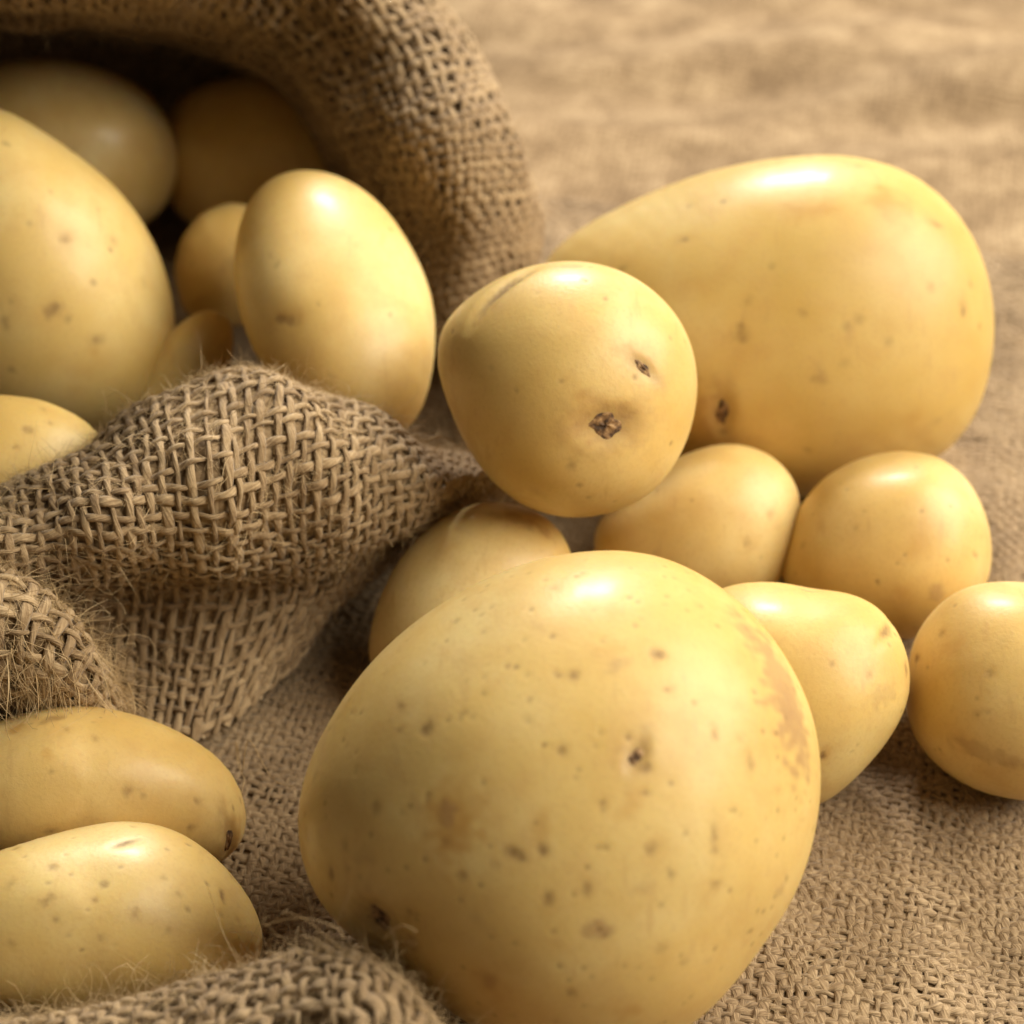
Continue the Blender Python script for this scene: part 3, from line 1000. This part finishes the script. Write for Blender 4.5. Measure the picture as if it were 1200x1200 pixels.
potato('upright egg-shaped potato standing in the sack mouth with a white glint on top',
       [(276, 290), (285, 250), (300, 221), (325, 203), (355, 197), (390, 202), (425, 220), (460, 254), (489, 303), (505, 345), (510, 385), (507, 428), (499, 465), (484, 500), (450, 525), (405, 520), (360, 492), (325, 450), (299, 415), (282, 370), (275, 330)],
       D=.382, seed=53, n_rand=14, lump=0.008, depth=0.97, tilt=-0.5, spots=[(328, 374, 7, 5, 0, S, .7), (340, 376, 8, 6, 0, S, .6), (325, 310, 2, 9, -25, S, .4), (335, 372, 20, 12, 0, 'flush', .6)])

potato('big smooth potato in the sack cut off by the left edge',
       [(0, 123), (40, 147), (85, 178), (130, 214), (160, 250), (185, 295), (200, 345), (206, 388), (202, 435), (188, 480), (150, 505), (80, 520), (0, 510), (-80, 475), (-130, 400), (-145, 320), (-130, 230), (-90, 160), (-50, 118)],
       D=.405, seed=59, n_rand=26, lump=0.01,
       spots=[(78, 280, 7, 6, 0, S, .6), (61, 370, 8, 8, 0, S, .75), (113, 400, 7, 6, 20, S, .65), (132, 282, 6, 5, 0, S, .4), (110, 412, 5, 8, 0, 'flush', .6), (170, 330, 6, 8, 0, S, .25), (5, 380, 4, 4, 0, S, .4)])

potato('potato low in the sack at the left edge, half hidden by the sack lip',
       [(-110, 540), (-80, 492), (-40, 468), (0, 462), (50, 469), (90, 487), (118, 510), (135, 545), (130, 590), (90, 630), (20, 642), (-60, 622), (-100, 585)],
       D=.362, seed=61, n_rand=16, depth=0.7, spots=[(35, 505, 5, 5, 0, S, .5), (15, 525, 5, 5, 0, S, .5), (60, 495, 3, 3, 0, S, .4), (50, 480, 5, 4, 0, S, .3)])

potato('dim blurred potato deep in the sack, upper left corner',
       [(-75, 150), (-52, 98), (0, 72), (60, 68), (120, 80), (170, 104), (202, 148), (210, 195), (195, 245), (150, 278), (80, 292), (0, 278), (-52, 228)],
       D=.466, sub=6, seed=67, n_rand=6, depth=0.9)

potato('darkest potato deep in the sack, behind the egg-shaped one',
       [(178, 180), (192, 130), (235, 98), (295, 86), (355, 98), (400, 128), (427, 172), (432, 215), (408, 256), (350, 285), (270, 288), (205, 250)],
       D=.474, sub=6, seed=71, n_rand=6, depth=0.9)

potato('small shadowed potato in the sack at the left flank of the egg-shaped one',
       [(203, 320), (212, 280), (235, 250), (270, 237), (310, 245), (335, 290), (332, 340), (300, 377), (250, 387), (214, 366)],
       D=.428, sub=6, seed=73, n_rand=6, depth=0.95)

potato('narrow sliver of potato in the sack just above the highest point of the lip fold',
       [(150, 480), (168, 430), (198, 390), (232, 365), (258, 362), (274, 382), (273, 420), (257, 460), (226, 497), (180, 506)],
       D=.398, sub=6, seed=79, n_rand=6, depth=0.8)

potato('long potato at the lower left, behind its twin and under the frayed flap',
       [(0, 845), (40, 831), (80, 826), (130, 831), (180, 845), (225, 867), (260, 892), (280, 920), (290, 950), (289, 980), (278, 1005), (240, 1022), (170, 1028), (80, 1025), (0, 1012), (-60, 985), (-90, 940), (-80, 890), (-45, 860)],
       seed=83, n_rand=34, depth=0.92,
       spots=[(153, 925, 8, 6, 0, S, .5), (63, 842, 12, 6, 20, S, .6), (18, 855, 10, 7, 0, 'flush', .9), (230, 938, 5, 6, 0, S, .6), (54, 882, 7, 9, 0, 'flush', .6), (224, 970, 5, 4, 0, S, .6), (112, 866, 4, 4, 0, S, .4), (275, 985, 14, 30, -10, 'flush', .9)],
       eyes=[(272, 985, 6, 17, -8, .6)])

potato('pale speckled potato at the lower left, resting against the foreground burlap ridge',
       [(0, 997), (40, 984), (90, 971), (135, 963), (175, 965), (210, 975), (247, 1001), (278, 1033), (301, 1070), (313, 1102), (305, 1135), (270, 1165), (200, 1184), (120, 1192), (40, 1190), (-40, 1172), (-90, 1130), (-100, 1075), (-70, 1030), (-35, 1010)],
       seed=89, n_rand=44, depth=0.92,
       spots=[(147, 989, 15, 3.5, 40, 'crease', .15), (260, 1053, 3, 8, 20, S, .95), (55, 1055, 10, 5, 50, S, .5), (15, 1035, 8, 5, 50, S, .4), (160, 1070, 5, 6, 0, S, .4), (113, 1053, 4, 4, 0, S, .6), (62, 1017, 4, 4, 0, S, .6), (210, 1048, 5, 7, 0, S, .35),
              (190, 1030, 4, 4, 0, S, .4), (15, 1108, 5, 5, 0, S, .4), (120, 1102, 3, 5, 0, S, .4), (280, 1080, 5, 4, 0, S, .4), (65, 1080, 3, 3, 0, S, .5), (237, 1110, 3, 3, 0, S, .3), (195, 1090, 3, 3, 0, S, .3)])

import os
if os.environ.get('POTATO_DEBUG'):
    for r_ in REPORT: print('POT', r_)
